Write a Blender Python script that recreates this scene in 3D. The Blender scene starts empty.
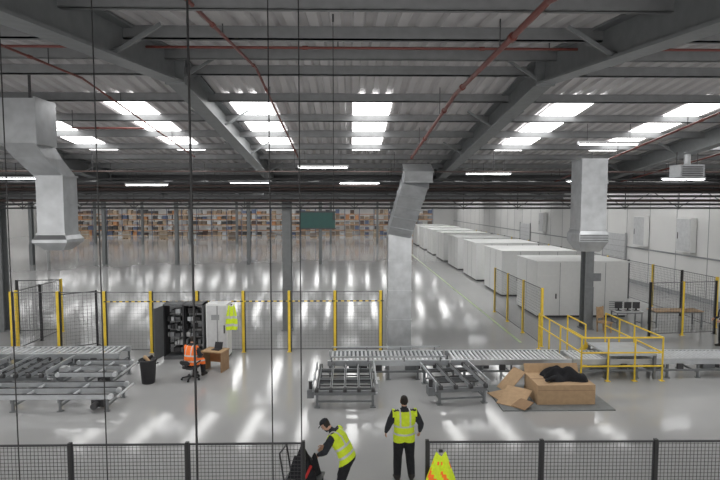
import bpy, math, random
import numpy as np
from mathutils import Vector, Matrix, noise
random.seed(7)
S=bpy.context.scene
V=Vector

# ---------------------------------------------------------------- materials
def pm(name,col,rough=.5,metal=0,var=.08,scale=6,emit=None,es=0,bump=0,spec=None):
    m=bpy.data.materials.new(name); m.use_nodes=True
    nt=m.node_tree; b=nt.nodes['Principled BSDF']
    tc=nt.nodes.new('ShaderNodeTexCoord'); nz=nt.nodes.new('ShaderNodeTexNoise')
    nz.inputs['Scale'].default_value=scale; nz.inputs['Detail'].default_value=3
    nt.links.new(tc.outputs['Object'],nz.inputs['Vector'])
    cr=nt.nodes.new('ShaderNodeValToRGB')
    cr.color_ramp.elements[0].position=.3; cr.color_ramp.elements[1].position=.7
    cr.color_ramp.elements[0].color=tuple(c*(1-var) for c in col)+(1,)
    cr.color_ramp.elements[1].color=tuple(min(1,c*(1+var)) for c in col)+(1,)
    nt.links.new(nz.outputs['Fac'],cr.inputs['Fac'])
    nt.links.new(cr.outputs['Color'],b.inputs['Base Color'])
    b.inputs['Roughness'].default_value=rough; b.inputs['Metallic'].default_value=metal
    if spec is not None: b.inputs['Specular IOR Level'].default_value=spec
    if emit:
        b.inputs['Emission Color'].default_value=emit+(1,); b.inputs['Emission Strength'].default_value=es
    if bump:
        bp=nt.nodes.new('ShaderNodeBump'); bp.inputs['Strength'].default_value=bump
        nt.links.new(nz.outputs['Fac'],bp.inputs['Height']); nt.links.new(bp.outputs['Normal'],b.inputs['Normal'])
    return m
M={}
M['floor']=pm('epoxy_floor',(.42,.422,.42),.1,0,.04,.35,spec=.8)
M['wall']=pm('wall_white',(.76,.76,.75),.6,0,.03,.5)
M['wallg']=pm('wall_grey',(.4,.41,.42),.6)
M['deck']=pm('deck_metal',(.52,.505,.51),.5,0,.08,1.2)
M['steel']=pm('painted_steel',(.19,.2,.205),.5,.1)
M['purlin']=pm('purlin_steel',(.2,.205,.21),.5,.2)
M['dark']=pm('dark_steel',(.05,.05,.053),.5)
M['brown']=pm('brown_pipe',(.07,.045,.04),.5)
M['red']=pm('red_pipe',(.17,.045,.035),.45)
M['duct']=pm('galvanised_duct',(.48,.495,.51),.35,.6,.14,3)
M['galv']=pm('conveyor_steel',(.52,.54,.56),.35,.45,.08,4)
M['roller']=pm('roller_steel',(.72,.74,.76),.28,.5)
M['frame']=pm('conveyor_frame',(.2,.21,.22),.45,.3)
M['sky']=pm('skylight_panel',(.9,.9,.9),.5,0,0,5,(1,.995,.98),6.5)
M['led']=pm('led_tube',(.9,.9,.9),.5,0,0,5,(1,1,1),16)
M['yellow']=pm('safety_yellow',(.85,.6,.05),.45)
M['black']=pm('black_paint',(.015,.015,.016),.45)
M['blackp']=pm('black_plastic',(.022,.022,.025),.5)
M['cab']=pm('cabinet_dark_grey',(.12,.125,.13),.5)
M['wire']=pm('wire_mesh',(.04,.04,.045),.5)
M['wireg']=pm('grey_wire_mesh',(.14,.14,.15),.5)
M['white']=pm('white_panel',(.82,.83,.82),.4,0,.02)
M['offw']=pm('light_grey_panel',(.6,.61,.62),.45)
M['seam']=pm('seam_grey',(.3,.31,.32),.5)
M['card']=pm('cardboard',(.5,.34,.2),.8,0,.08,8)
M['cardd']=pm('cardboard_inside',(.33,.21,.12),.85)
M['rcard']=pm('stored_cartons',(.34,.27,.2),.85,0,.2,2)
M['rcard2']=pm('stored_cartons_dark',(.2,.16,.13),.85,0,.2,2)
M['wood']=pm('wood_top',(.45,.3,.17),.55,0,.15,10)
M['coat']=pm('black_fabric',(.012,.012,.015),.9,0,.3,20,bump=.3)
M['navy']=pm('dark_workwear',(.025,.028,.035),.9,0,.25,20)
M['trous']=pm('black_trousers',(.014,.015,.018),.9,0,.3,20)
M['hiv']=pm('hivis_yellow',(.66,.82,.03),.7,0,.08,20,(.6,.8,.02),.05)
M['hio']=pm('hivis_orange',(.95,.2,.03),.7,0,.08,20,(.9,.15,.02),.08)
M['refl']=pm('reflective_tape',(.6,.62,.62),.4)
M['skin']=pm('skin',(.55,.32,.23),.55,0,.06,30)
M['hair']=pm('dark_hair',(.02,.014,.01),.7,0,.3,60)
M['boot']=pm('boot_leather',(.02,.017,.015),.6)
M['green']=pm('dark_green_panel',(.02,.085,.075),.5)
M['orange']=pm('rack_orange',(.42,.2,.09),.5)
M['blue']=pm('rack_blue',(.09,.12,.2),.5)
M['plast']=pm('stretch_wrap',(.5,.52,.54),.4)
M['mat']=pm('rubber_mat',(.2,.21,.21),.8)
M['line']=pm('floor_line_green',(.42,.55,.28),.3)
M['eye']=pm('eye',(.05,.03,.02),.3)
M['redbag']=pm('red_fabric',(.5,.03,.03),.8)

# ---------------------------------------------------------------- builder
class MB:
    def __init__(s): s.v=[];s.f=[];s.m=[];s.sm=[];s.mats=[]
    def mi(s,k):
        if k not in s.mats: s.mats.append(k)
        return s.mats.index(k)
    def add(s,vs,fs,k,smooth=False):
        o=len(s.v); s.v+= [tuple(v) for v in vs]; i=s.mi(k)
        for f in fs: s.f.append(tuple(o+a for a in f)); s.m.append(i); s.sm.append(smooth)
    def bx(s,x0,x1,y0,y1,z0,z1,k):
        s.add([(x0,y0,z0),(x1,y0,z0),(x1,y1,z0),(x0,y1,z0),(x0,y0,z1),(x1,y0,z1),(x1,y1,z1),(x0,y1,z1)],
          [(0,3,2,1),(4,5,6,7),(0,1,5,4),(1,2,6,5),(2,3,7,6),(3,0,4,7)],k)
    def fr(s,p0,p1,up=(0,0,1)):
        d=(V(p1)-V(p0)).normalized(); u=V(up)
        if abs(d.dot(u))>.99: u=V((0,1,0))
        a=d.cross(u).normalized(); b=a.cross(d).normalized(); return a,b
    def bar(s,p0,p1,w,h,k,up=(0,0,1)):
        a,b=s.fr(p0,p1,up); p0=V(p0);p1=V(p1); a=a*w/2;b=b*h/2
        s.add([p0-a-b,p0+a-b,p0+a+b,p0-a+b,p1-a-b,p1+a-b,p1+a+b,p1-a+b],
          [(0,1,2,3),(7,6,5,4),(0,4,5,1),(1,5,6,2),(2,6,7,3),(3,7,4,0)],k)
    def ibeam(s,p0,p1,w,h,t,k,up=(0,0,1)):
        a,b=s.fr(p0,p1,up); o=b*(h/2-t/2)
        s.bar(V(p0)+o,V(p1)+o,w,t,k,up); s.bar(V(p0)-o,V(p1)-o,w,t,k,up); s.bar(p0,p1,t*.7,h-2*t,k,up)
    def cyl(s,p0,p1,r,k,n=8,r2=None):
        a,b=s.fr(p0,p1); r2=r if r2 is None else r2; vs=[]
        for p,q in((V(p0),r),(V(p1),r2)):
            for i in range(n):
                t=2*math.pi*i/n; vs.append(p+a*math.cos(t)*q+b*math.sin(t)*q)
        s.add(vs,[(i,(i+1)%n,n+(i+1)%n,n+i) for i in range(n)],k,True)
        s.add(vs,[tuple(range(n))[::-1],tuple(range(n,2*n))],k)
    def rings(s,R,k,n=16,smooth=True,sq=1):
        vs=[]
        for c,a,b,ra,rb in R:
            for i in range(n):
                t=2*math.pi*i/n; x=math.cos(t);y=math.sin(t)
                x=math.copysign(abs(x)**sq,x); y=math.copysign(abs(y)**sq,y)
                vs.append(V(c)+V(a)*x*ra+V(b)*y*rb)
        m=len(R); fs=[]
        for j in range(m-1):
            for i in range(n): fs.append((j*n+i,j*n+(i+1)%n,(j+1)*n+(i+1)%n,(j+1)*n+i))
        fs.append(tuple(range(n))[::-1]); fs.append(tuple(range((m-1)*n,m*n)))
        s.add(vs,fs,k,smooth)
    def tube(s,pts,rad,k,n=12,side=None,flat=1):
        pts=[V(p) for p in pts]; R=[]
        N=len(pts)
        d0=(pts[1]-pts[0]).normalized()
        sd=V(side) if side is not None else (V((1,0,0)) if abs(d0.x)<.8 else V((0,1,0)))
        def fr(d):
            a=(sd-d*sd.dot(d)).normalized(); return a,d.cross(a).normalized()
        a,b=fr(d0)
        for q,z in((.3,.95),(.7,.71),(.95,.31)): R.insert(0,(pts[0]-d0*rad[0]*q,a,b,rad[0]*z,rad[0]*z*flat))
        for i in range(N):
            d=((pts[i]-pts[i-1]).normalized() if i>0 else V((0,0,0)))+((pts[i+1]-pts[i]).normalized() if i<N-1 else V((0,0,0)))
            a,b=fr(d.normalized()); R.append((pts[i],a,b,rad[i],rad[i]*flat))
        d1=(pts[-1]-pts[-2]).normalized(); a,b=fr(d1)
        for q,z in((.3,.95),(.7,.71),(.95,.31)): R.append((pts[-1]+d1*rad[-1]*q,a,b,rad[-1]*z,rad[-1]*z*flat))
        s.rings(R,k,n)
    def mesh(s,name):
        me=bpy.data.meshes.new(name); me.from_pydata(s.v,[],s.f)
        for k in s.mats: me.materials.append(M[k])
        me.polygons.foreach_set('material_index',s.m); me.polygons.foreach_set('use_smooth',s.sm); me.update()
        return me
    def build(s,name,loc=(0,0,0),rz=0):
        o=bpy.data.objects.new(name,s.mesh(name)); S.collection.objects.link(o)
        o.location=loc; o.rotation_euler[2]=rz; return o
def inst(o,name,loc,rz=0):
    n=bpy.data.objects.new(name,o.data); S.collection.objects.link(n); n.location=loc; n.rotation_euler[2]=rz; return n

# ---------------------------------------------------------------- room shell
XL,XR,YB=-60,21,105
SL=.11; ZR=8.33
def zb(y):  # underside height of rafters at depth y
    b=(y+3)%27; return ZR-SL*abs(b-13.5)
b=MB(); b.bx(XL,XR,-6,YB,-.15,0,'floor'); b.build('floor')
b=MB(); b.bx(XR,XR+.2,-6,YB,0,9.6,'wall')
for y in np.arange(0,YB,3.0): b.bx(XR-.012,XR,y,y+.04,0,9.2,'seam')
b.bx(XR-.05,XR,-6,YB,2.6,2.7,'seam'); b.bx(XR-.02,XR,-6,YB,0,.3,'wallg')
b.build('wall_right')
b=MB(); b.bx(XL-.2,XL,-6,YB,0,9.6,'wall'); b.build('wall_left')
b=MB(); b.bx(XL,XR,YB,YB+.2,0,9.6,'wall'); b.build('wall_back')
b=MB()
per=.33; nx=int((XR-XL)/per)
for bay in range(4):
    for s0,s1 in((-3,10.5),(10.5,24)):
        y0=s0+27*bay; y1=s1+27*bay
        z0=zb(y0+.0001)+.44 if s0!=10.5 else ZR+.44; z1=zb(y1-.0001)+.44 if s1!=10.5 else ZR+.44
        vs=[];fs=[]
        for i in range(nx):
            x=XL+i*per
            for dx,dz in((0,0),(.14,0),(.18,.07),(.29,.07)):
                vs+= [(x+dx,y0,z0+dz),(x+dx,y1,z1+dz)]
        n=len(vs)//2
        for i in range(n-1): fs.append((2*i,2*i+1,2*i+3,2*i+2))
        b.add(vs,fs,'deck')
b.build('ceiling')
# steelwork
RX=[3.9-7.34*k for k in range(9)]+[11.24,18.6]
b=MB()
for bay in range(4):
    o=27*bay
    for x in RX:
        w=.36
        b.ibeam((x,-3+o,zb(-3)+.16),(x,10.5+o,ZR+.16),w,.56,.04,'steel')
        b.ibeam((x,10.5+o,ZR+.16),(x,24+o,zb(-3)+.16),w,.56,.04,'steel')
        if bay==0:
            b.bx(x-.19,x+.19,10.46,10.54,ZR-.16,ZR+.44,'steel')
            for y in (4.0,7.6,10.5,14.0,17.6,21.2):
                for sg in(-1,1):
                    b.bar((x+sg*.1,y,zb(y)-.06),(x+sg*.75,y+.05,zb(y)+.36),.05,.05,'steel')
                    if y in(7.6,10.5,14.0): b.bar((x,y,zb(y)-.06),(x+sg*.35,y+.9,zb(y+.9)+.38),.045,.045,'steel')
    for k in range(8):
        for sg in(-1,1):
            d=.6+1.78*k
            if d>13.3: continue
            y=10.5+sg*d+o; z=zb(y)
            b.bar((XL,y,z+.34),(XR,y,z+.34),.03,.2,'purlin'); b.bar((XL,y+.03,z+.25),(XR,y+.03,z+.25),.09,.02,'purlin')
b.build('roof_steel_frame')
# valley beams
for j,y in enumerate((24,51,78)):
    b=MB(); z=zb(24)
    b.ibeam((XL,y,z-.22),(XR,y,z-.22),.3,.5,.035,'steel')
    b.bx(XL,XR,y-.35,y-.1,z+.05,z+.3,'dark')
    for x in np.arange(XL+1,XR,3.4): b.bar((x,y,z-.45),(x,y,z+.3),.05,.3,'steel')
    b.build('valley_beam')
# services strung below valley
b=MB(); XE=XR-.3
for (y,z,r,k) in ((23.4,6.0,.06,'brown'),(23.2,5.83,.05,'dark'),(22.6,6.35,.05,'dark'),(21.8,6.6,.04,'brown'),(23.5,5.66,.04,'dark'),(20.3,6.68,.03,'dark'),(18.9,7.0,.025,'brown'),(23.1,6.5,.04,'brown'),(21.2,6.85,.03,'dark'),(19.7,7.05,.025,'dark')):
    b.cyl((-40,y,z),(XE,y,z),r,k,8)
b.bx(-40,XE,22.9,23.2,6.14,6.24,'dark'); b.bx(-40,XE,22.95,23.2,6.62,6.76,'dark'); b.bx(-40,XE,23.3,23.55,6.4,6.48,'brown')
for x in np.arange(-39,XE-2.5,2.45): b.bar((x,23.35,5.6),(x,23.35,6.9),.03,.03,'dark'); b.bar((x,23.35,5.68),(x+1.22,23.35,6.4),.025,.025,'dark',(0,1,0)); b.bar((x+2.45,23.35,5.68),(x+1.22,23.35,6.4),.025,.025,'dark',(0,1,0))
for x in np.arange(-38,XE,3.6): b.bar((x,22.7,6.3),(x,22.7,7.2),.02,.02,'dark'); b.bar((x,20.3,6.65),(x,20.3,7.4),.02,.02,'dark'); b.bar((x,21.8,6.6),(x,21.8,7.3),.02,.02,'dark'); b.bar((x,18.9,7),(x,18.9,7.7),.02,.02,'dark')
b.build('service_pipe_rack')
# sprinkler pipes
def pipe(name,pts,r,k='red'):
    b=MB()
    for p,q in zip(pts,pts[1:]):
        b.cyl(p,q,r,k,10); d=(V(q)-V(p)); L=d.length; d.normalize()
        t=1.2
        while t<L: b.cyl(V(p)+d*t,V(p)+d*(t+.09),r*1.5,k,10); t+=3.0
        t=1.8
        while t<L:
            c=V(p)+d*t; b.bar(c,(c.x,c.y,zb(c.y)+.4),.015,.015,'dark'); t+=3.6
    b.build(name)
pipe('sprinkler_pipe',[(2.1,2,7.25),(2.1,5.6,7.95),(2.1,10.5,8.0),(2.1,17.8,7.4)],.04)
pipe('sprinkler_pipe',[(-1.85,2,7.3),(-1.85,6,8.12),(-1.85,10.5,8.5),(-1.85,18.7,7.5)],.025)
pipe('sprinkler_pipe',[(-20,9,8.45),(20,9,8.45)],.022)
pipe('sprinkler_pipe',[(8.95,8,8.05),(8.95,12,8.1),(8.95,23.2,6.75)],.03)
pipe('sprinkler_pipe',[(-5.5,8,8.3),(-5.5,11,8.4),(-5.5,18.7,7.5)],.022)
pipe('sprinkler_pipe',[(-20,14.2,7.85),(-5.5,14.2,7.85)],.022)
pipe('sprinkler_pipe',[(11.9,8,7.8),(11.9,14,7.7),(11.9,23,6.8)],.03)
# skylights
b=MB()
xs0=[-21.3,-18.2,-15.1,-12,-8.9,-5.75,-2.55,.58,5.8,9.3,12.6,16]
def strip(x,ya,yb,w=1.1):
    za=zb(ya)+.42; zc=zb(yb)+.42
    b.add([(x-w/2,ya,za),(x+w/2,ya,za),(x+w/2,yb,zc),(x-w/2,yb,zc)],[(0,1,2,3)],'sky')
for x in xs0: strip(x,13.1,19.2,1.0)
for bay in (1,2,3):
    for x in np.arange(-57,20,3.15):
        o=27*bay
        strip(x+.4,2.0+o,9.0+o,.7); strip(x+.4,12.6+o,18.6+o,.7)
b.build('roof_skylights')
# led battens
b=MB(); b.bx(-.85,.85,-.06,.06,0,.07,'offw'); b.bx(-.8,.8,-.045,.045,-.025,0,'led')
for sx in(-.6,.6): b.bar((sx,0,.07),(sx,0,.55),.012,.012,'dark')
lt=None
pos=[(5.1,19.2,6.95),(-8.1,21,6.6),(.4,21.5,6.7),(-4,21,6.7),(12.9,20,6.8),(9.6,21,6.75),(-12.5,20,6.8),(-.9,17.5,7.05),(7.2,14.5,7.5)]
for bay in(1,2,3):
    for y in(30,36,42,48):
        for x in range(-54,20,6): pos.append((x+(1.5 if y%4 else 0),y+27*(bay-1),zb(y)-.2))
for p in pos:
    if lt is None: lt=b.build('linear_light',p)
    else: inst(lt,'linear_light',p)
# columns
def column(x,y,w=.5,k='steel'):
    b=MB(); z=zb(24)-.45
    b.ibeam((x,y,0),(x,y,z),w*.8,w,.04,k,(0,1,0)); b.bx(x-w*.55,x+w*.55,y-w*.55,y+w*.55,0,.03,k)
    b.bx(x-w*.42,x+w*.42,y-.28,y-.24,0,2,'steel')
    b.build('steel_column')
for x in(11.1,-2.9,-16.0): column(x,24.0)
for y in(51,78):
    for k in range(-7,2): column(-2.9+7*k,y,.38)
# ---------------------------------------------------------------- ducts
def duct(b,p0,p1,w,h,up=(0,1,0),step=1.2):
    b.bar(p0,p1,w,h,'duct',up); d=V(p1)-V(p0); L=d.length; d.normalize(); n=max(1,round(L/step))
    for i in range(n+1):
        c=V(p0)+d*(L*i/n); b.bar(c-d*.02,c+d*.02,w+.05,h+.05,'duct',up)
b=MB()
X45=V((1,1,0)).normalized();Y45=V((-1,1,0)).normalized()
duct(b,(-9.4,11.2,7.52),(-6.4,11.2,7.52),.7,.9,(0,0,1),.75)
b.rings([((-6.8,11.2,7.1),X45,Y45,.5,.5),((-6.72,11.45,6.8),X45,Y45,.47,.47),((-6.66,11.95,6.45),X45,Y45,.44,.44)],'duct',4,False)
duct(b,(-6.66,12,6.45),(-6.66,12,5.15),.6,.6,(0,1,0),.7)
b.rings([((-6.66,12,5.15),X45,Y45,.42,.42),((-6.66,12,5.03),X45,Y45,.54,.54),((-6.66,12,4.96),X45,Y45,.54,.54),((-6.66,12,4.78),X45,Y45,.28,.28)],'duct',4,False)
b.bar((-9.0,11.2,7.9),(-9.0,11.2,8.7),.04,.04,'dark'); b.bar((-6.7,11.2,7.9),(-6.7,11.2,8.7),.04,.04,'dark')
b.build('ventilation_duct')
b=MB()
duct(b,(1.98,20.9,0.02),(1.98,20.9,4.75),.92,.8,(0,1,0),1.15)
duct(b,(1.98,20.85,4.75),(2.35,18.6,6.75),.92,.75,(0,1,0),.6)
duct(b,(2.4,18.6,6.75),(2.4,18.45,7.1),.98,.75,(0,1,0),.6)
b.build('ventilation_duct')
b=MB()
duct(b,(8.3,18,7.35),(8.3,18,4.95),.88,.85,(0,1,0),.8)
b.rings([((8.3,18,4.95),X45,Y45,.6,.6),((8.3,18,4.8),X45,Y45,.72,.72),((8.3,18,4.55),X45,Y45,.72,.72),((8.3,18,4.2),X45,Y45,.44,.44)],'duct',4,False)
for i in range(4): b.bx(7.82,8.78,17.48,17.49,4.58+i*.06,4.605+i*.06,'dark')
b.build('ventilation_duct')
b=MB(); b.bx(-.4,.4,-.3,.3,0,.42,'seam')
for i in range(5): b.bx(-.34,.34,-.32,-.3,.05+i*.07,.08+i*.07,'dark')
b.cyl((0,0,.42),(0,0,.85),.1,'duct',12); b.bar((-.35,0,.42),(-.35,0,.85),.02,.02,'dark'); b.bar((.35,0,.42),(.35,0,.85),.02,.02,'dark')
uh=b.build('unit_heater',(11.2,17.2,6.7)); inst(uh,'unit_heater',(18,33,6.8)); inst(uh,'unit_heater',(-8,46,6.6))
# hanging cables near camera
for (x,y,r,z0) in ((-1.42,4.7,.011,0),(-2.2,4.6,.006,0),(-.75,4.9,.006,0),(-.47,4.9,.006,1.0),(-.22,7.0,.005,5.6),(-3.05,4.7,.006,0)):
    b=MB(); zt=zb(y)+.35
    b.cyl((x,y,z0),(x,y,zt),r,'black',6); b.cyl((x,y,zt-.1),(x,y,zt),r*2.5,'dark',6); b.cyl((x,y,z0),(x,y,z0+.06),r*3,'dark',6)
    b.build('suspended_cable')
# ---------------------------------------------------------------- fences
def fence(name,pts,h,pk,wk,sp,ps=.06,wr=.004,z0=.12,post2=None):
    b=MB()
    for i,(x,y) in enumerate(pts):
        k=pk if (post2 is None or i%2==0) else post2
        b.bx(x-ps/2,x+ps/2,y-ps/2,y+ps/2,0,h+.02,k); b.bx(x-.08,x+.08,y-.08,y+.08,0,.012,k)
    for (x0,y0),(x1,y1) in zip(pts,pts[1:]):
        d=V((x1-x0,y1-y0,0)); L=d.length; d/=L; a=V((x0,y0,0))+d*ps*.6; e=V((x1,y1,0))-d*ps*.6
        for z in(z0,h-.02): b.bar(a+V((0,0,z)),e+V((0,0,z)),.025,.03,wk)
        for p in(a,e): b.bar(p+V((0,0,z0)),p+V((0,0,h-.02)),.025,.025,wk,(0,1,0))
        n=int((e-a).length/sp)
        for i in range(1,n): p=a+(e-a)*(i/n); b.bar(p+V((0,0,z0)),p+V((0,0,h-.02)),wr,wr,wk,(0,1,0))
        m=int((h-z0)/sp)
        for i in range(1,m): z=z0+(h-z0)*i/m; b.bar(a+V((0,0,z)),e+V((0,0,z)),wr,wr,wk)
    return b
fp=[(-.76-1.87*k,8.2) for k in range(5)]
fence('x',fp,1.97,'black','wire',.06,.055,.005).build('mesh_fence')
fp=[(1.25+1.87*k,8.2-.02*k) for k in range(5)]
fence('x',fp,1.97,'black','wire',.06,.055,.005).build('mesh_fence')
fp=[(1.2-1.8*k,20.3) for k in range(9)]
b=fence('x',fp,2.42,'yellow','wireg',.14,.1,.004)
for (x,y) in fp: b.bx(x+.05,x+.085,y-.03,y+.03,0,2.44,'black')
i=0; x=-9.6
while x<1.2:
    b.bx(x,x+.12,20.235,20.245,2.02,2.06,'yellow' if i%2 else 'black'); x+=.12;i+=1
b.build('machine_guard_fence')
fence('x',[(-13.2,20.6+1.6*k) for k in range(3)]+[(-15.0,23.5)],2.42,'yellow','wire',.14,.09,.005,post2='black').build('machine_guard_fence')
fence('x',[(-11.45,20.5),(-10.4,21.3),(-9.7,20.5)],2.3,'black','wire',.14,.06,.005).build('machine_guard_gate')
fence('x',[(7.85,20.9+2.3*k) for k in range(4)],2.4,'yellow','wireg',.12,.09,.006,post2='yellow').build('machine_guard_fence')
b=fence('x',[(17.3,24+2.6*k) for k in range(19)],2.4,'yellow','wireg',.13,.1,.007,post2='black'); b.build('perimeter_guard_fence')
fence('x',[(13.2,22.4),(14.8,22.6),(16.4,22.8)],2.4,'black','wireg',.13,.08,.006,post2='yellow').build('machine_guard_fence')
# ---------------------------------------------------------------- white machine enclosures
def enclosure(y0,dep,w=4.7,h=2.85,x0=9.6,nm='machine_enclosure'):
    b=MB(); x1=x0+w; y1=y0+dep
    b.bx(x0,x1,y0,y1,.12,h,'white'); b.bx(x0+.06,x1-.06,y0+.06,y1-.06,0,.12,'dark')
    b.bx(x0-.04,x1+.04,y0-.04,y1+.04,h,h+.07,'white')
    n=4
    for i in range(1,n): x=x0+w*i/n; b.bx(x-.012,x+.012,y0-.006,y0,.12,h,'seam')
    m=max(2,int(dep/1.2))
    for i in range(1,m): y=y0+dep*i/m; b.bx(x0-.006,x0,y-.012,y+.012,.12,h,'seam')
    b.bx(x0+w/n*.1,x0+w/n*.9,y0-.02,y0-.006,.2,2.2,'white'); b.bx(x0+w/n*.8,x0+w/n*.85,y0-.06,y0-.02,1.0,1.25,'dark')
    b.bx(x0+w*.55,x0+w*.7,y0-.015,y0,1.9,2.3,'seam')
    for i in range(5): b.bx(x0+w*.8,x0+w*.95,y0-.015,y0,.4+i*.1,.44+i*.1,'seam')
    b.build(nm)
for y0,dep in((26.3,3.2),(32.5,4.2),(39.2,4.4),(46,4.6),(53,4.6),(60,4.6),(67,4.6),(74,4.6)): enclosure(y0,dep)
for y in(31,36,44,55):
    b=MB(); b.bx(XR-.4,XR-.06,y,y+1.4,2.9,5.0,'white'); b.bx(XR-.42,XR-.4,y+.06,y+1.34,2.96,4.94,'offw'); b.bx(XR-.44,XR-.42,y+1.2,y+1.25,3.7,4.1,'dark'); b.build('wall_cabinet')
for n_,y in enumerate((39,60)):
    b=MB(); a=XR-.055; b.bx(a-.06,a,y,y+3.4,0,3.6,'offw'); b.bx(a-.09,a-.0,y-.12,y,0,3.7,'wallg'); b.bx(a-.09,a-.0,y+3.4,y+3.52,0,3.7,'wallg')
    for i in range(8): b.bx(a-.07,a-.06,y,y+3.4,.44*i,.44*i+.02,'seam')
    b.build('door_%d'%(n_+1))
b=MB(); b.bx(7.15,7.27,21.5,95,0,.004,'line'); b.bx(-58,-30,97,97.2,0,.004,'white'); b.build('floor_marking_line')
# ---------------------------------------------------------------- pallet racking
b=MB(); cols=['rcard','rcard','rcard2','rcard2','plast','orange','seam','blue','dark','brown']
for y in(99,):
    for i in range(27):
        x=-57+2.8*i
        for yy in(y,y+1.1): b.bx(x-.05,x+.05,yy-.05,yy+.05,0,5.2,'blue')
        if i<26:
            for lv in range(5):
                z=lv*1.02
                if lv: b.bx(x,x+2.8,y-.04,y+.02,z-.1,z,'orange'); b.bx(x,x+2.8,y+1.05,y+1.11,z-.1,z,'orange')
                for p in range(3):
                    if random.random()<.85:
                        h=random.uniform(.4,.8); xx=x+.1+p*.9
                        b.bx(xx,xx+.82,y+.02,y+1.0,z,z+.1,'wood'); b.bx(xx+.04,xx+.78,y+.05,y+.95,z+.1,z+.1+h,random.choice(cols))
b.build('pallet_racking')
for i in range(9):
    b=MB(); h=random.uniform(.7,1.5)
    for k in range(3): b.bx(-.6+k*.5,-.5+k*.5+.1,-.4,.4,0,.1,'wood')
    b.bx(-.6,.6,-.4,.4,.1,.14,'wood'); b.bx(-.57,.57,-.38,.38,.14,.14+h,random.choice(['rcard','plast','rcard2'])); b.bx(-.58,.58,-.385,.385,.14+h*.5,.2+h*.5,'plast')
    b.build('loaded_pallet',(-46+i*6.3+random.random()*2,86+random.random()*8,0))
# ---------------------------------------------------------------- conveyors
def legs(b,x,y0,y1,z,k='frame'):
    for y in(y0,y1):
        b.bx(x-.03,x+.03,y-.03,y+.03,.02,z,k); b.bx(x-.07,x+.07,y-.06,y+.06,0,.02,k)
    b.bx(x-.02,x+.02,y0,y1,z*.35,z*.35+.05,k)
def roller_conv(x0,x1,y0,y1,z,sp=.14,name='roller_conveyor',guide=False):
    b=MB()
    for y in(y0,y1): b.bx(x0,x1,y-.03,y+.03,z-.15,z+.03,'galv'); b.bx(x0,x1,y-.045,y+.045,z+.02,z+.035,'galv')
    n=int((x1-x0)/sp)
    for i in range(1,n):
        x=x0+(x1-x0)*i/n; b.cyl((x,y0+.03,z-.01),(x,y1-.03,z-.01),.045,'roller',8)
    n=max(2,round((x1-x0)/1.1))
    for i in range(n+1): legs(b,x0+.08+(x1-x0-.16)*i/n,y0,y1,z-.14)
    for i in range(int((x1-x0)/1.9)):
        x=x0+.7+i*1.9; b.bx(x,x+.4,y0+.1,y0+.4,z-.38,z-.16,'frame'); b.cyl((x+.4,y0+.25,z-.27),(x+.62,y0+.25,z-.27),.08,'dark',10)
        b.bx(x+.9,x+1.1,y0-.09,y0-.03,z-.3,z-.12,'dark')
    b.bx(x0,x1,y0-.1,y0-.05,z-.36,z-.3,'frame')
    if guide:
        for y in(y0-.03,y1+.03):
            b.bx(x0+.1,x1-.1,y-.015,y+.015,z+.13,z+.18,'galv')
            for i in range(int((x1-x0)/1.2)+1): b.bx(x0+.12+i*1.2,x0+.16+i*1.2,y-.02,y+.02,z,z+.15,'frame')
    b.build(name)
roller_conv(-.75,3.3,16.95,18.1,.62,guide=True)
roller_conv(3.36,7.4,16.95,18.1,.62)
roller_conv(7.45,14.9,16.95,18.0,.62)
def transfer(x0,x1,y0,y1,z,name='chain_transfer_conveyor',nr=4,rz=0):
    b=MB(); cx=(x0+x1)/2; cy=(y0+y1)/2; x0-=cx;x1-=cx;y0-=cy;y1-=cy
    for i in range(nr):
        x=x0+(x1-x0)*i/(nr-1)
        b.bx(x-.03,x+.03,y0,y1,z-.12,z,'galv'); b.bx(x-.018,x+.018,y0+.03,y1-.03,z,z+.02,'dark')
        for y in(y0,y1): b.cyl((x-.05,y,z-.06),(x+.05,y,z-.06),.07,'dark',12)
    for y in(y0+.12,0,y1-.12): b.bx(x0-.08,x1+.08,y-.04,y+.04,z-.24,z-.12,'frame')
    b.cyl((x0-.15,y0+.35,z-.28),(x1+.15,y0+.35,z-.28),.025,'roller',8)
    b.bx(x0-.3,x0-.1,y0+.22,y0+.5,z-.38,z-.14,'frame'); b.cyl((x0-.2,y0+.36,z-.14),(x0-.2,y0+.36,z+.08),.06,'dark',12)
    b.bx(x1+.1,x1+.24,y0+.8,y0+1.1,z-.3,z-.05,'offw')
    for y in(y0+.12,0,y1-.12):
        for x in(x0,x1): b.bx(x-.035,x+.035,y-.035,y+.035,.02,z-.2,'frame'); b.bx(x-.08,x+.08,y-.08,y+.08,0,.02,'frame')
        b.bx(x0,x1,y-.02,y+.02,.14,.19,'frame')
    for x in(x0,x1): b.bx(x-.02,x+.02,y0+.1,y1-.1,.14,.19,'frame'); b.bar((x,y0+.12,.17),(x,0,z-.2),.03,.03,'frame')
    for x in(x0-.12,x1+.12):
        b.bx(x-.02,x+.02,y0+.05,y1-.05,z+.03,z+.1,'galv')
        for y in(y0+.12,0,y1-.12): b.bx(x-.015,x+.015,y-.02,y+.02,z-.15,z+.05,'galv')
    n=int((y1-y0)/.42)
    for i in range(1,n): y=y0+(y1-y0)*i/n; b.cyl((x0+.04,y,z-.09),(x1-.04,y,z-.09),.022,'dark',8)
    b.build(name,(cx,cy,0),rz)
transfer(-.95,.65,14.5,16.75,.6,nr=5)
transfer(2.5,3.85,14.7,16.75,.6,rz=math.radians(6))
roller_conv(-14.6,-8.2,18.35,19.3,.5,.2)
transfer(-13.2,-11.9,15.9,18.0,.5); transfer(-10.9,-9.7,16.2,18.0,.5)
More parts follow.
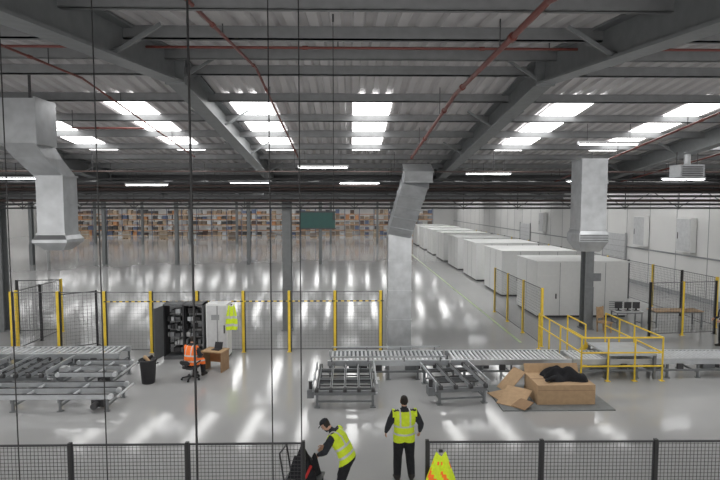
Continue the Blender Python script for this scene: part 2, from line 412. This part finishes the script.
def chain_x(x0,x1,y0,y1,z,nr=3):
    b=MB()
    for i in range(nr):
        y=y0+(y1-y0)*i/(nr-1); b.bx(x0,x1,y-.04,y+.04,z-.13,z,'galv'); b.bx(x0+.05,x1-.05,y-.018,y+.018,z,z+.02,'dark')
        for x in(x0,x1): b.cyl((x,y-.05,z-.065),(x,y+.05,z-.065),.075,'roller',12)
    n=max(2,round((x1-x0)/1.3))
    for i in range(n+1):
        x=x0+.1+(x1-x0-.2)*i/n; legs(b,x,y0,y1,z-.12); b.bx(x-.04,x+.04,y0-.06,y1+.06,z-.22,z-.13,'frame')
        b.cyl((x+.3,y0,z-.06),(x+.3,y1,z-.06),.035,'roller',8)
    b.bx(x1-.6,x1-.25,y0+.1,y0+.4,z-.4,z-.2,'dark'); b.cyl((x1-.42,y0+.05,z-.3),(x1-.42,y0-.15,z-.3),.09,'dark',12)
    b.build('chain_conveyor')
chain_x(-12.2,-6.75,14.45,15.5,.48)
chain_x(-9.3,-7.5,16.4,17.7,.48)
# ---------------------------------------------------------------- yellow crossover
b=MB(); Y='yellow'
def rail(p,q,zs,posts):
    for z in zs: b.cyl((p[0],p[1],z),(q[0],q[1],z),.028,Y,8)
    for t in posts:
        x=p[0]+(q[0]-p[0])*t;y=p[1]+(q[1]-p[1])*t; b.cyl((x,y,0),(x,y,zs[-1]),.03,Y,8); b.bx(x-.07,x+.07,y-.07,y+.07,0,.015,Y)
zs=(.95,1.45)
rail((7.6,16.65),(10.3,16.65),(.5,.95,1.45),(0,.33,.66,1))
rail((7.6,16.65),(7.6,20.5),zs,(.45,.72,1)); rail((10.3,16.65),(10.3,20.5),zs,(.45,.72,1))
rail((8.5,18.35),(8.5,19.9),(1.0,1.5),(0,1)); 
b.bx(8.55,10.2,16.8,18.3,.8,.86,'galv')
for (x,y) in((8.6,16.84),(10.15,16.84),(8.6,18.26),(10.15,18.26)): b.bx(x-.04,x+.04,y-.04,y+.04,0,.8,'frame')
for i in range(3): b.bx(8.6,10.15,18.32+i*.3,18.62+i*.3,.58-i*.2,.62-i*.2,'galv'); 
for x in(8.57,10.18): b.bar((x,18.3,.78),(x,19.35,0.05),.05,.18,Y)
b.build('crossover_guard_rail')
# ---------------------------------------------------------------- cardboard boxes
b=MB(); b.bx(4.3,7.5,14.2,16.3,0,.03,'mat'); b.build('floor_mat')
b=MB()
x0,x1,y0,y1,h=5.42,7.1,14.6,15.75,.6
b.bx(x0,x1,y0,y1,.03,h,'card')
b.bx(x0-.004,x1+.004,(y0+y1)/2-.03,(y0+y1)/2+.03,h-.001,h+.003,'cardd'); b.bx(x0+.02,x1-.02,y0-.003,y0,h-.16,h-.145,'cardd')
b.bar(((x0+x1)/2,y1+.12,h+.26),((x0+x1)/2,y1,h),x1-x0,.012,'card')
b.build('cardboard_box')
b=MB()
b.bar((4.55,14.5,.045),(5.1,15.2,.32),.75,.015,'card'); b.bar((4.3,15.2,.045),(4.95,15.4,.09),.7,.015,'card'); b.bar((4.75,14.3,.06),(5.1,14.55,.18),.45,.015,'cardd'); b.bar((4.75,15.8,.04),(5.35,16.0,.62),.6,.015,'card')
b.build('flattened_cardboard')
def cloth(x0,x1,y0,y1,z,h,k,seed=0):
    b=MB(); n=26; vs=[];fs=[]
    for j in range(n+1):
        for i in range(n+1):
            u=i/n;v=j/n; e=min(1,4*min(u,1-u))*min(1,4*min(v,1-v)); e=e**.5
            q=noise.noise(V((u*4+seed,v*4,seed))); w=1+.25*noise.noise(V((u*3,v*3,seed+5)))
            x=(x0+x1)/2+(u-.5)*(x1-x0)*w; y=(y0+y1)/2+(v-.5)*(y1-y0)*w
            vs.append((x,y,z+.006+e*h*(.65+.8*q)))
    for j in range(n):
        for i in range(n): a=j*(n+1)+i; fs.append((a,a+1,a+n+2,a+n+1))
    b.add(vs,fs,k,True)
    return b
b=cloth(5.85,7.0,14.85,15.6,.605,.36,'coat',1); b.tube([(6.1,15.0,.7),(5.9,14.88,.7),(5.75,14.8,.68)],[.07,.06,.05],'coat'); b.build('black_jacket')
# ---------------------------------------------------------------- electrical cabinets
b=MB(); x0,x1,y0,y1,h=-7.0,-5.5,19.35,20.0,2.1
b.bx(x0,x1,y1-.04,y1,.1,h,'offw'); b.bx(x0,x0+.05,y0,y1,.1,h,'blackp'); b.bx(x1-.05,x1,y0,y1,.1,h,'cab'); b.bx(x0,x1,y0,y1,h-.06,h,'cab'); b.bx(x0,x1,y0,y1,0,.12,'cab'); b.bx(-6.28,-6.22,y0,y1,.1,h,'blackp')
for r in range(6):
    z=.25+r*.3
    b.bx(x0+.06,x1-.06,y1-.1,y1-.04,z,z+.05,'galv'); b.bx(x0+.08,x1-.08,y1-.14,y1-.04,z+.2,z+.25,'dark')
    x=x0+.1
    while x<x1-.25:
        w=random.uniform(.08,.26)
        if random.random()<.85: b.bx(x,x+w,y0+.2,y1-.08,z-.03,z+random.uniform(.08,.17),random.choice(['offw','offw','frame','dark','cab','seam','galv','blackp']))
        x+=w+.03
for i in range(7): b.tube([(x0+.2+i*.2,y0+.14,1.9),(x0+.22+i*.2,y0+.1,1.2),(x0+.15+i*.2,y0+.14,.5)],[.012]*3,'black',6)
b.bar((x0,y0,1.1),(x0-.12,y0-.6,1.1),.03,1.9,'cab'); b.build('open_control_cabinet')
b=MB(); b.bx(-5.4,-4.6,19.35,20.0,.1,2.1,'white'); b.bx(-5.38,-4.62,19.38,19.98,0,.1,'dark'); b.bx(-5.36,-4.64,19.33,19.35,.16,2.04,'offw'); b.bx(-4.74,-4.7,19.3,19.33,1.0,1.3,'dark'); b.bx(-5.2,-4.9,19.32,19.33,1.5,1.7,'seam'); b.bx(-5.0,-4.95,19.325,19.33,.16,2.04,'seam')
b.build('control_cabinet')
def vest(name,w,h,k,loc,rz=0,seed=0,top=.55,patch=False):
    b=MB(); n=20; vs=[]
    for j in range(n+1):
        v=j/n
        half=w/2*(top+(1-top)*min(1,v*2.2)) if v<.45 else w/2*(1-.1*math.sin(v*6))
        for i in range(n+1):
            u=i/n*2-1; vs.append((u*half,-.02-.035*math.sin(u*7+seed+v*2)*min(1,v*3)-.02*v,-v*h-.03*noise.noise(V((u*2,v*2,seed)))-.08*(1-abs(u))*(v<.1)))
    for j in range(n):
        for i in range(n):
            a=j*(n+1)+i; kk='refl' if j in(9,10,15,16) or (i in(5,14) and j<9 and not patch) else k
            if patch and kk==k and noise.noise(V((i*.22,j*.3,3)))>.16 and j>2: kk='hio'
            b.add([vs[a],vs[a+1],vs[a+n+2],vs[a+n+1]],[(0,1,2,3)],kk,True)
    b.bx(-.03,.03,-.02,.02,-.02,.02,'black')
    return b.build(name,loc,rz)
vest('hanging_hivis_vest',.4,.95,'hiv',(-4.42,19.25,2.1),math.radians(10),1)
vest('hanging_hivis_jacket',.52,1.1,'hiv',(1.46,8.12,1.84),0,3,.3,True)
# bin
b=MB(); X=V((1,0,0));Yv=V((0,1,0)); c=(-6.6,16.8)
b.rings([((c[0],c[1],0),X,Yv,.2,.2),((c[0],c[1],.05),X,Yv,.21,.21),((c[0],c[1],.72),X,Yv,.26,.26),((c[0],c[1],.74),X,Yv,.29,.29),((c[0],c[1],.79),X,Yv,.29,.29),((c[0],c[1],.79),X,Yv,.25,.25),((c[0],c[1],.6),X,Yv,.23,.23)],'blackp',24)
for s_ in(-1,1): b.tube([(c[0]+s_*.28,c[1]-.07,.66),(c[0]+s_*.34,c[1],.66),(c[0]+s_*.28,c[1]+.07,.66)],[.015]*3,'blackp',8)
b.tube([(c[0]-.1,c[1],.7),(c[0]+.1,c[1]+.05,.86)],[.07,.05],'coat'); b.tube([(c[0]+.1,c[1]-.1,.7),(c[0]-.05,c[1]-.1,.88)],[.05,.06],'card')
b.build('waste_bin')
def table(name,w,d,h,loc,rz=0,top='wood'):
    b=MB(); b.bx(-w/2,w/2,-d/2,d/2,h-.04,h,top); b.bx(-w/2+.05,w/2-.05,-d/2+.05,d/2-.05,h-.1,h-.04,'frame')
    for sx in(-1,1):
        for sy in(-1,1): b.bx(sx*(w/2-.07)-.025,sx*(w/2-.07)+.025,sy*(d/2-.07)-.025,sy*(d/2-.07)+.025,0,h-.04,'frame')
        b.bx(sx*(w/2-.07)-.015,sx*(w/2-.07)+.015,-d/2+.07,d/2-.07,.2,.24,'frame')
    return b.build(name,loc,rz)
table('work_table',2.3,.8,.78,(15.6,24.4,0)); table('work_table',1.3,.7,.78,(13.2,24.3,0),0,'offw')
b=MB(); 
for i,x in enumerate((-.4,.05,.45)): b.bx(x-.17,x+.17,-.02,.02,.1,.4,'blackp'); b.bx(x-.03,x+.03,-.02,.02,.02,.1,'blackp'); b.bx(x-.12,x+.12,-.1,.1,0,.02,'blackp'); b.bx(x-.16,x+.16,-.022,-.02,.12,.38,'dark')
b.build('monitor_screens',(13.2,24.3,.78))
b=MB()
for sx in(-.2,.2):
    b.bx(sx-.025,sx+.025,-.22,-.17,0,.45,'wood'); b.bar((sx,.2,0),(sx,.27,1.15),.045,.045,'wood',(0,1,0))
b.bx(-.25,.25,-.25,.25,.44,.49,'wood'); b.bar((0,.24,.62),(0,.27,1.13),.44,.025,'wood',(0,1,0)); b.bx(-.22,.22,-.2,-.17,.2,.24,'wood')
b.build('wooden_chair',(11.6,23.2,0),math.radians(25))
b=MB(); b.bx(-.4,.4,-.3,.3,.68,.72,'wood'); b.bx(-.38,-.35,-.28,.28,0,.68,'cardd'); b.bx(.35,.38,-.28,.28,0,.68,'cardd'); b.bx(-.35,.35,.25,.28,.2,.68,'orange'); b.bx(-.1,.2,-.1,.15,.72,.74,'blackp'); b.bar((.05,.12,.73),(.05,.2,.95),.3,.015,'blackp',(0,1,0))
b.build('small_desk',(-4.75,18.1,0),math.radians(-15))
def office_chair(loc,rz,k='blackp',name='office_chair',bh=0):
    b=MB(); X=V((1,0,0));Yv=V((0,1,0))
    for i in range(5):
        a=2*math.pi*i/5; e=(.3*math.cos(a),.3*math.sin(a),.08); b.bar((0,0,.12),e,.04,.035,k); b.cyl((e[0]-.02,e[1],.035),(e[0]+.02,e[1],.035),.035,k,10)
    b.cyl((0,0,.1),(0,0,.4),.03,'galv',10)
    b.rings([((0,0,.39),X,Yv,.2,.2),((0,0,.41),X,Yv,.25,.25),((0,0,.445),X,Yv,.25,.25),((0,0,.46),X,Yv,.22,.22)],k,24,True,.6)
    b.bar((0,-.22,.4),(0,-.3,.62),.06,.03,k,(0,1,0))
    z1=.6; z2=1.1-bh
    b.rings([((0,-.31,z1-.03),X,Yv,.14,.03),((0,-.31,z1),X,Yv,.19,.035),((0,-.32,(z1+z2)/2),X,Yv,.2,.035),((0,-.34,z2-.04),X,Yv,.18,.03),((0,-.34,z2),X,Yv,.12,.02)],k,20,True,.7)
    for s_ in(-1,1): b.tube([(s_*.24,-.1,.42),(s_*.28,-.08,.6),(s_*.28,.12,.62)],[.018,.02,.025],k,8)
    return b.build(name,loc,rz)
# ---------------------------------------------------------------- people
def lerp(a,b_,t): return V(a)*(1-t)+V(b_)*t
def hand(b,wrist,d,nrm,side,k='skin',curl=.5):
    d=V(d).normalized(); nrm=(V(nrm)-d*V(nrm).dot(d)).normalized(); s=d.cross(nrm).normalized()*side
    w=V(wrist)
    b.rings([(w-d*.02,s,nrm,.024,.02),(w+d*.02,s,nrm,.032,.018),(w+d*.06,s,nrm,.041,.016),(w+d*.092,s,nrm,.04,.013),(w+d*.1,s,nrm,.03,.008)],k,14)
    for off,L in((.03,.075),(.01,.083),(-.01,.076),(-.03,.06)):
        p=w+d*.09+s*off; pts=[p-d*.015,p]; ang=0; q=p
        for f,c in((.45,.5),(.32,.7),(.23,.5)):
            ang+=c*curl; q=q+(d*math.cos(ang)+nrm*math.sin(ang))*L*f; pts.append(q)
        b.tube(pts,[.0095,.0095,.009,.008,.007],k,8)
    p=w+d*.03+s*.028; b.tube([p,p+s*.028+d*.025+nrm*.008,p+s*.038+d*.05+nrm*.018,p+s*.036+d*.072+nrm*.026],[.013,.0115,.010,.008],k,8)
def person(name,J,loc,rz,vestk='hiv',sleeve='navy',cap=False,curl=.6,headdir=(0,1,0),headup=(0,0,1),wd=1.0,hem=-.14):
    b=MB(); X=V((1,0,0))
    pel,wai,che,nek,hed=[V(J[k]) for k in('pelvis','waist','chest','neck','head')]
    def fr(d): d=d.normalized(); return X,d.cross(X).normalized()
    up0=(wai-pel).normalized()
    seq=[(pel-up0*.12,.15,.11,wai-pel),(pel-up0*.04,.185,.14,wai-pel),(pel,.188,.142,wai-pel),(lerp(pel,wai,.5),.182,.138,wai-pel),(wai,.18,.135,che-pel),(lerp(wai,che,.5),.192,.14,che-wai),(che,.208,.142,nek-wai),(lerp(che,nek,.45),.205,.125,nek-che),(lerp(che,nek,.75),.155,.1,nek-che),(nek,.07,.065,nek-che)]
    R=[]
    for c,a,bb,d in seq: x,y=fr(d); R.append((c,x,y,a*wd if a>.08 else a,bb*wd))
    b.rings(R,'skin',24)
    b.tube([lerp(che,nek,.8),nek,lerp(nek,hed,.6)],[.065,.058,.056],'skin',16)
    F=V(headdir).normalized(); U=V(headup).normalized(); U=(U-F*U.dot(F)).normalized(); Sx=F.cross(U).normalized()
    HR=[]
    for u,a,bb,f in((-.125,.02,.02,.05),(-.118,.038,.04,.04),(-.09,.055,.066,.02),(-.05,.068,.085,.005),(0,.076,.095,0),(.05,.078,.098,-.004),(.085,.068,.087,-.006),(.11,.048,.062,-.006),(.122,.02,.03,-.006)): HR.append((hed+U*u+F*f,Sx,F,a,bb))
    b.rings(HR,'skin',20)
    b.tube([hed+F*.092+U*.015,hed+F*.108-U*.025],[.01,.017],'skin',8)
    for s_ in(-1,1): b.tube([hed+Sx*s_*.078+U*.02,hed+Sx*s_*.08-U*.025],[.016,.012],'skin',8)
    bones=[(lerp(nek,hed,.3),hed+U*.06,.09,'head'),(lerp(che,nek,.9),lerp(nek,hed,.3),.05,'neck'),
      (pel,wai,.16,'torso'),(wai,che,.17,'torso'),(che,lerp(che,nek,.8),.17,'torso')]
    for sd in('l','r'):
        sh,el,wr=[V(J[k+sd]) for k in('sh','el','wr')]; hp,kn,an,to=[V(J[k+sd]) for k in('hip','kn','an','toe')]
        b.tube([lerp(che,sh,.6),sh,lerp(sh,el,.5),el,lerp(el,wr,.4),wr],[.07*wd,.078*wd,.065*wd,.054*wd,.05*wd,.036],'skin',14)
        b.tube([hp+V((0,0,.03)),lerp(hp,kn,.35),kn,lerp(kn,an,.35),an],[.11*wd,.1*wd,.078*wd,.076*wd,.062*wd],'skin',16)
        d=(to-an); d.z=0; d.normalize(); hl=an-d*.05
        b.tube([V((hl.x,hl.y,an.z-.045)),V((an.x,an.y,an.z-.03))+d*.06,V((to.x,to.y,an.z-.05))],[.045,.052,.04],'skin',12)
        b.tube([an+V((0,0,.08)),an-V((0,0,.02))],[.058,.05],'skin',12)
        bones+=[(sh,el,.06,'uarm'),(el,lerp(el,wr,.92),.045,'farm'),(lerp(el,wr,.97),wr+(wr-el)*.1,.04,'hand'),(hp,kn,.09,'leg'),(kn,an+(kn-an)*.3,.07,'leg'),(an+(kn-an)*.18,an,.05,'boot'),(hl+V((0,0,-.05)),V((to.x,to.y,an.z-.05)),.045,'boot')]
    tmp=bpy.data.objects.new('tmp',b.mesh('tmp')); S.collection.objects.link(tmp)
    md=tmp.modifiers.new('r','REMESH'); md.mode='VOXEL'; md.voxel_size=.012
    ms=tmp.modifiers.new('s','SMOOTH'); ms.factor=.5; ms.iterations=4
    dg=bpy.context.evaluated_depsgraph_get(); me=bpy.data.meshes.new_from_object(tmp.evaluated_get(dg))
    bpy.data.objects.remove(tmp)
    nv=len(me.vertices); co=np.empty(nv*3); me.vertices.foreach_get('co',co); co=co.reshape(-1,3)
    nf=len(me.polygons); ce=np.empty(nf*3); me.polygons.foreach_get('center',ce); ce=ce.reshape(-1,3)
    best=np.full(nf,1e9); lab=np.zeros(nf,int)
    for i,(p,q,r,l) in enumerate(bones):
        p=np.array(p);q=np.array(q); d=q-p; t=np.clip(((ce-p)@d)/max(1e-9,d@d),0,1); dist=np.linalg.norm(ce-(p+t[:,None]*d),axis=1)/r
        m=dist<best; best[m]=dist[m]; lab[m]=i
    sd_=(nek-pel); Ls=sd_.length; sdn=np.array(sd_.normalized()); s=(ce-np.array(pel))@sdn/Ls
    fwd=(ce-np.array(hed))@np.array(F); upv=(ce-np.array(hed))@np.array(U)
    o=MB(); ks=[]
    for i in range(nf):
        l=bones[lab[i]][3]; k='skin'
        x=abs(ce[i][0]-(pel.x*(1-s[i])+nek.x*s[i]))
        if l=='torso' or (l=='leg' and s[i]>hem):
            k=vestk
            if s[i]<hem: k='trous'
            elif .04<s[i]<.12 or .34<s[i]<.42: k='refl'
            elif s[i]>=.42 and .085<x<.12: k='refl'
            elif s[i]>.93: k=sleeve
        elif l=='uarm': k=vestk if (s[i]>.74 and x<.215*wd) else sleeve
        elif l=='farm': k=sleeve
        elif l=='leg': k='trous'
        elif l=='boot': k='boot'
        elif l=='head':
            if (upv[i]>.055 and fwd[i]<.085) or (fwd[i]<-.01 and upv[i]>-.055) or (cap and upv[i]>.045): k='hair'
        ks.append(k)
    o.v=[tuple(c) for c in co]
    for pl,k in zip(me.polygons,ks): o.f.append(tuple(pl.vertices)); o.m.append(o.mi(k)); o.sm.append(True)
    bpy.data.meshes.remove(me)
    for s_ in(-1,1):
        e=hed+F*.09+U*.012+Sx*s_*.03; o.tube([e,e+F*.003],[.009,.008],'eye',8)
    o.tube([hed+F*.088-U*.06-Sx*.02,hed+F*.092-U*.06,hed+F*.088-U*.06+Sx*.02],[.005,.006,.005],'redbag',6)
    if cap:
        o.rings([(hed+U*.05,Sx,F,.084,.103),(hed+U*.085,Sx,F,.08,.098),(hed+U*.118,Sx,F,.055,.065),(hed+U*.128,Sx,F,.02,.025)],'navy',20)
        o.rings([(hed+U*.05+F*.07,Sx,U,.06,.008),(hed+U*.045+F*.13,Sx,U,.055,.007),(hed+U*.035+F*.165,Sx,U,.03,.005)],'navy',16)
    for sd,sg in(('l',-1),('r',1)):
        el,wr=V(J['el'+sd]),V(J['wr'+sd]); d=(wr-el).normalized(); d=(d*.7+V((0,.1,-.3))).normalized()
        hand(o,wr,d,V((-sg*1.0,.2,-.1)),sg,curl=curl)
    return o.build(name,loc,rz)
st=dict(pelvis=(0,0,1.0),waist=(0,.01,1.15),chest=(0,-.01,1.36),neck=(0,0,1.56),head=(0,.025,1.70),
 shl=(-.22,-.01,1.475),shr=(.22,-.01,1.475),ell=(-.34,-.05,1.22),elr=(.35,-.04,1.22),wrl=(-.37,.1,1.02),wrr=(.36,.12,1.0),
 hipl=(-.1,0,.95),hipr=(.1,0,.95),knl=(-.13,.03,.52),knr=(.13,.02,.52),anl=(-.15,-.03,.1),anr=(.16,-.01,.1),toel=(-.18,.13,.04),toer=(.2,.15,.04))
person('worker_standing',st,(1.13,10.6,0),math.radians(4),wd=1.2,hem=-.26)
bd=dict(pelvis=(0,-.08,.97),waist=(0,-.02,1.12),chest=(0,.1,1.3),neck=(0,.23,1.44),head=(0,.36,1.53),
 shl=(-.21,.16,1.38),shr=(.21,.16,1.38),ell=(-.26,.27,1.11),elr=(.25,.33,1.13),wrl=(-.17,.45,.99),wrr=(.18,.47,1.02),
 hipl=(-.095,-.1,.92),hipr=(.095,-.1,.92),knl=(-.12,.0,.5),knr=(.12,.08,.52),anl=(-.13,-.15,.1),anr=(.13,.05,.1),toel=(-.14,.03,.04),toer=(.15,.22,.04))
person('worker_bending',bd,(-.14,9.75,0),math.radians(70),headdir=(0,.75,-.66),headup=(0,.66,.75),cap=True,wd=1.12)
se=dict(pelvis=(0,-.03,.58),waist=(0,-.03,.74),chest=(0,.03,.96),neck=(0,.07,1.17),head=(0,.12,1.31),
 shl=(-.2,.04,1.08),shr=(.2,.04,1.08),ell=(-.28,.1,.8),elr=(.28,.12,.8),wrl=(-.2,.34,.74),wrr=(.2,.34,.76),
 hipl=(-.1,.0,.56),hipr=(.1,.0,.56),knl=(-.15,.42,.55),knr=(.15,.42,.55),anl=(-.15,.4,.1),anr=(.15,.46,.1),toel=(-.16,.56,.04),toer=(.17,.62,.04))
person('worker_seated',se,(-5.3,17.1,0),math.radians(-20),vestk='hio',headdir=(0,.95,-.2),wd=1.2)
office_chair((-5.3,17.1,0),math.radians(-20),bh=.38)
st2=dict(st); st2.update(wrl=(-.2,.28,1.15),wrr=(.2,.28,1.15),ell=(-.3,.0,1.2),elr=(.3,.0,1.2))
person('worker_in_dark_clothes',st2,(15.2,20.6,0),math.radians(90),vestk='navy')
# wheeled equipment trolley with black bag, beside the bending worker
b=MB()
for sx in(-.3,.3):
    for sy in(-.2,.2):
        b.cyl((sx-.02,sy,.06),(sx+.02,sy,.06),.06,'blackp',12); b.bx(sx-.02,sx+.02,sy-.02,sy+.02,.08,.62,'dark')
b.bx(-.34,.34,-.24,.24,.14,.18,'cab'); b.bx(-.34,.34,-.24,.24,.58,.62,'cab')
b.tube([(-.34,-.2,.6),(-.42,-.2,1.12),(-.42,.2,1.12),(-.34,.2,.6)],[.018]*4,'blackp',8)
b.bx(-.28,.24,-.19,.19,.18,.45,'coat'); b.bx(-.2,.1,-.245,-.24,.4,.57,'redbag')
b.build('equipment_trolley',(-.88,9.65,0),math.radians(-12))
b=cloth(-.28,.26,-.2,.2,0,.52,'coat',4); b.tube([(-.2,0,.3),(0,.02,.48),(.15,0,.34)],[.02]*3,'blackp',8); b.tube([(.08,-.18,.08),(.16,-.12,.26)],[.03,.03],'redbag',8); b.build('tool_bag',(-.88,9.65,.625),math.radians(-12))
# green panel
b=MB(); b.bx(-2.2,-.65,22.7,22.76,4.78,5.5,'green'); b.bx(-2.23,-.62,22.69,22.77,5.47,5.53,'dark'); b.bx(-2.23,-.62,22.69,22.77,4.75,4.8,'dark')
for x in(-2.1,-.8): b.bar((x,22.73,5.5),(x,22.73,6.3),.015,.015,'dark')
b.build('hanging_green_sign')

# ---------------------------------------------------------------- light & camera
w=bpy.data.worlds.new('w'); S.world=w; w.use_nodes=True
w.node_tree.nodes['Background'].inputs[0].default_value=(1,.985,.965,1); w.node_tree.nodes['Background'].inputs[1].default_value=1.9
cam=bpy.data.cameras.new('cam'); co=bpy.data.objects.new('camera',cam); S.collection.objects.link(co)
co.location=(0,0,5.8); co.rotation_euler=(math.radians(90-3.85),0,math.radians(-1.1)); cam.lens=26; cam.sensor_width=36; cam.clip_end=400; cam.clip_start=.05
S.camera=co
S.view_settings.view_transform='Standard'
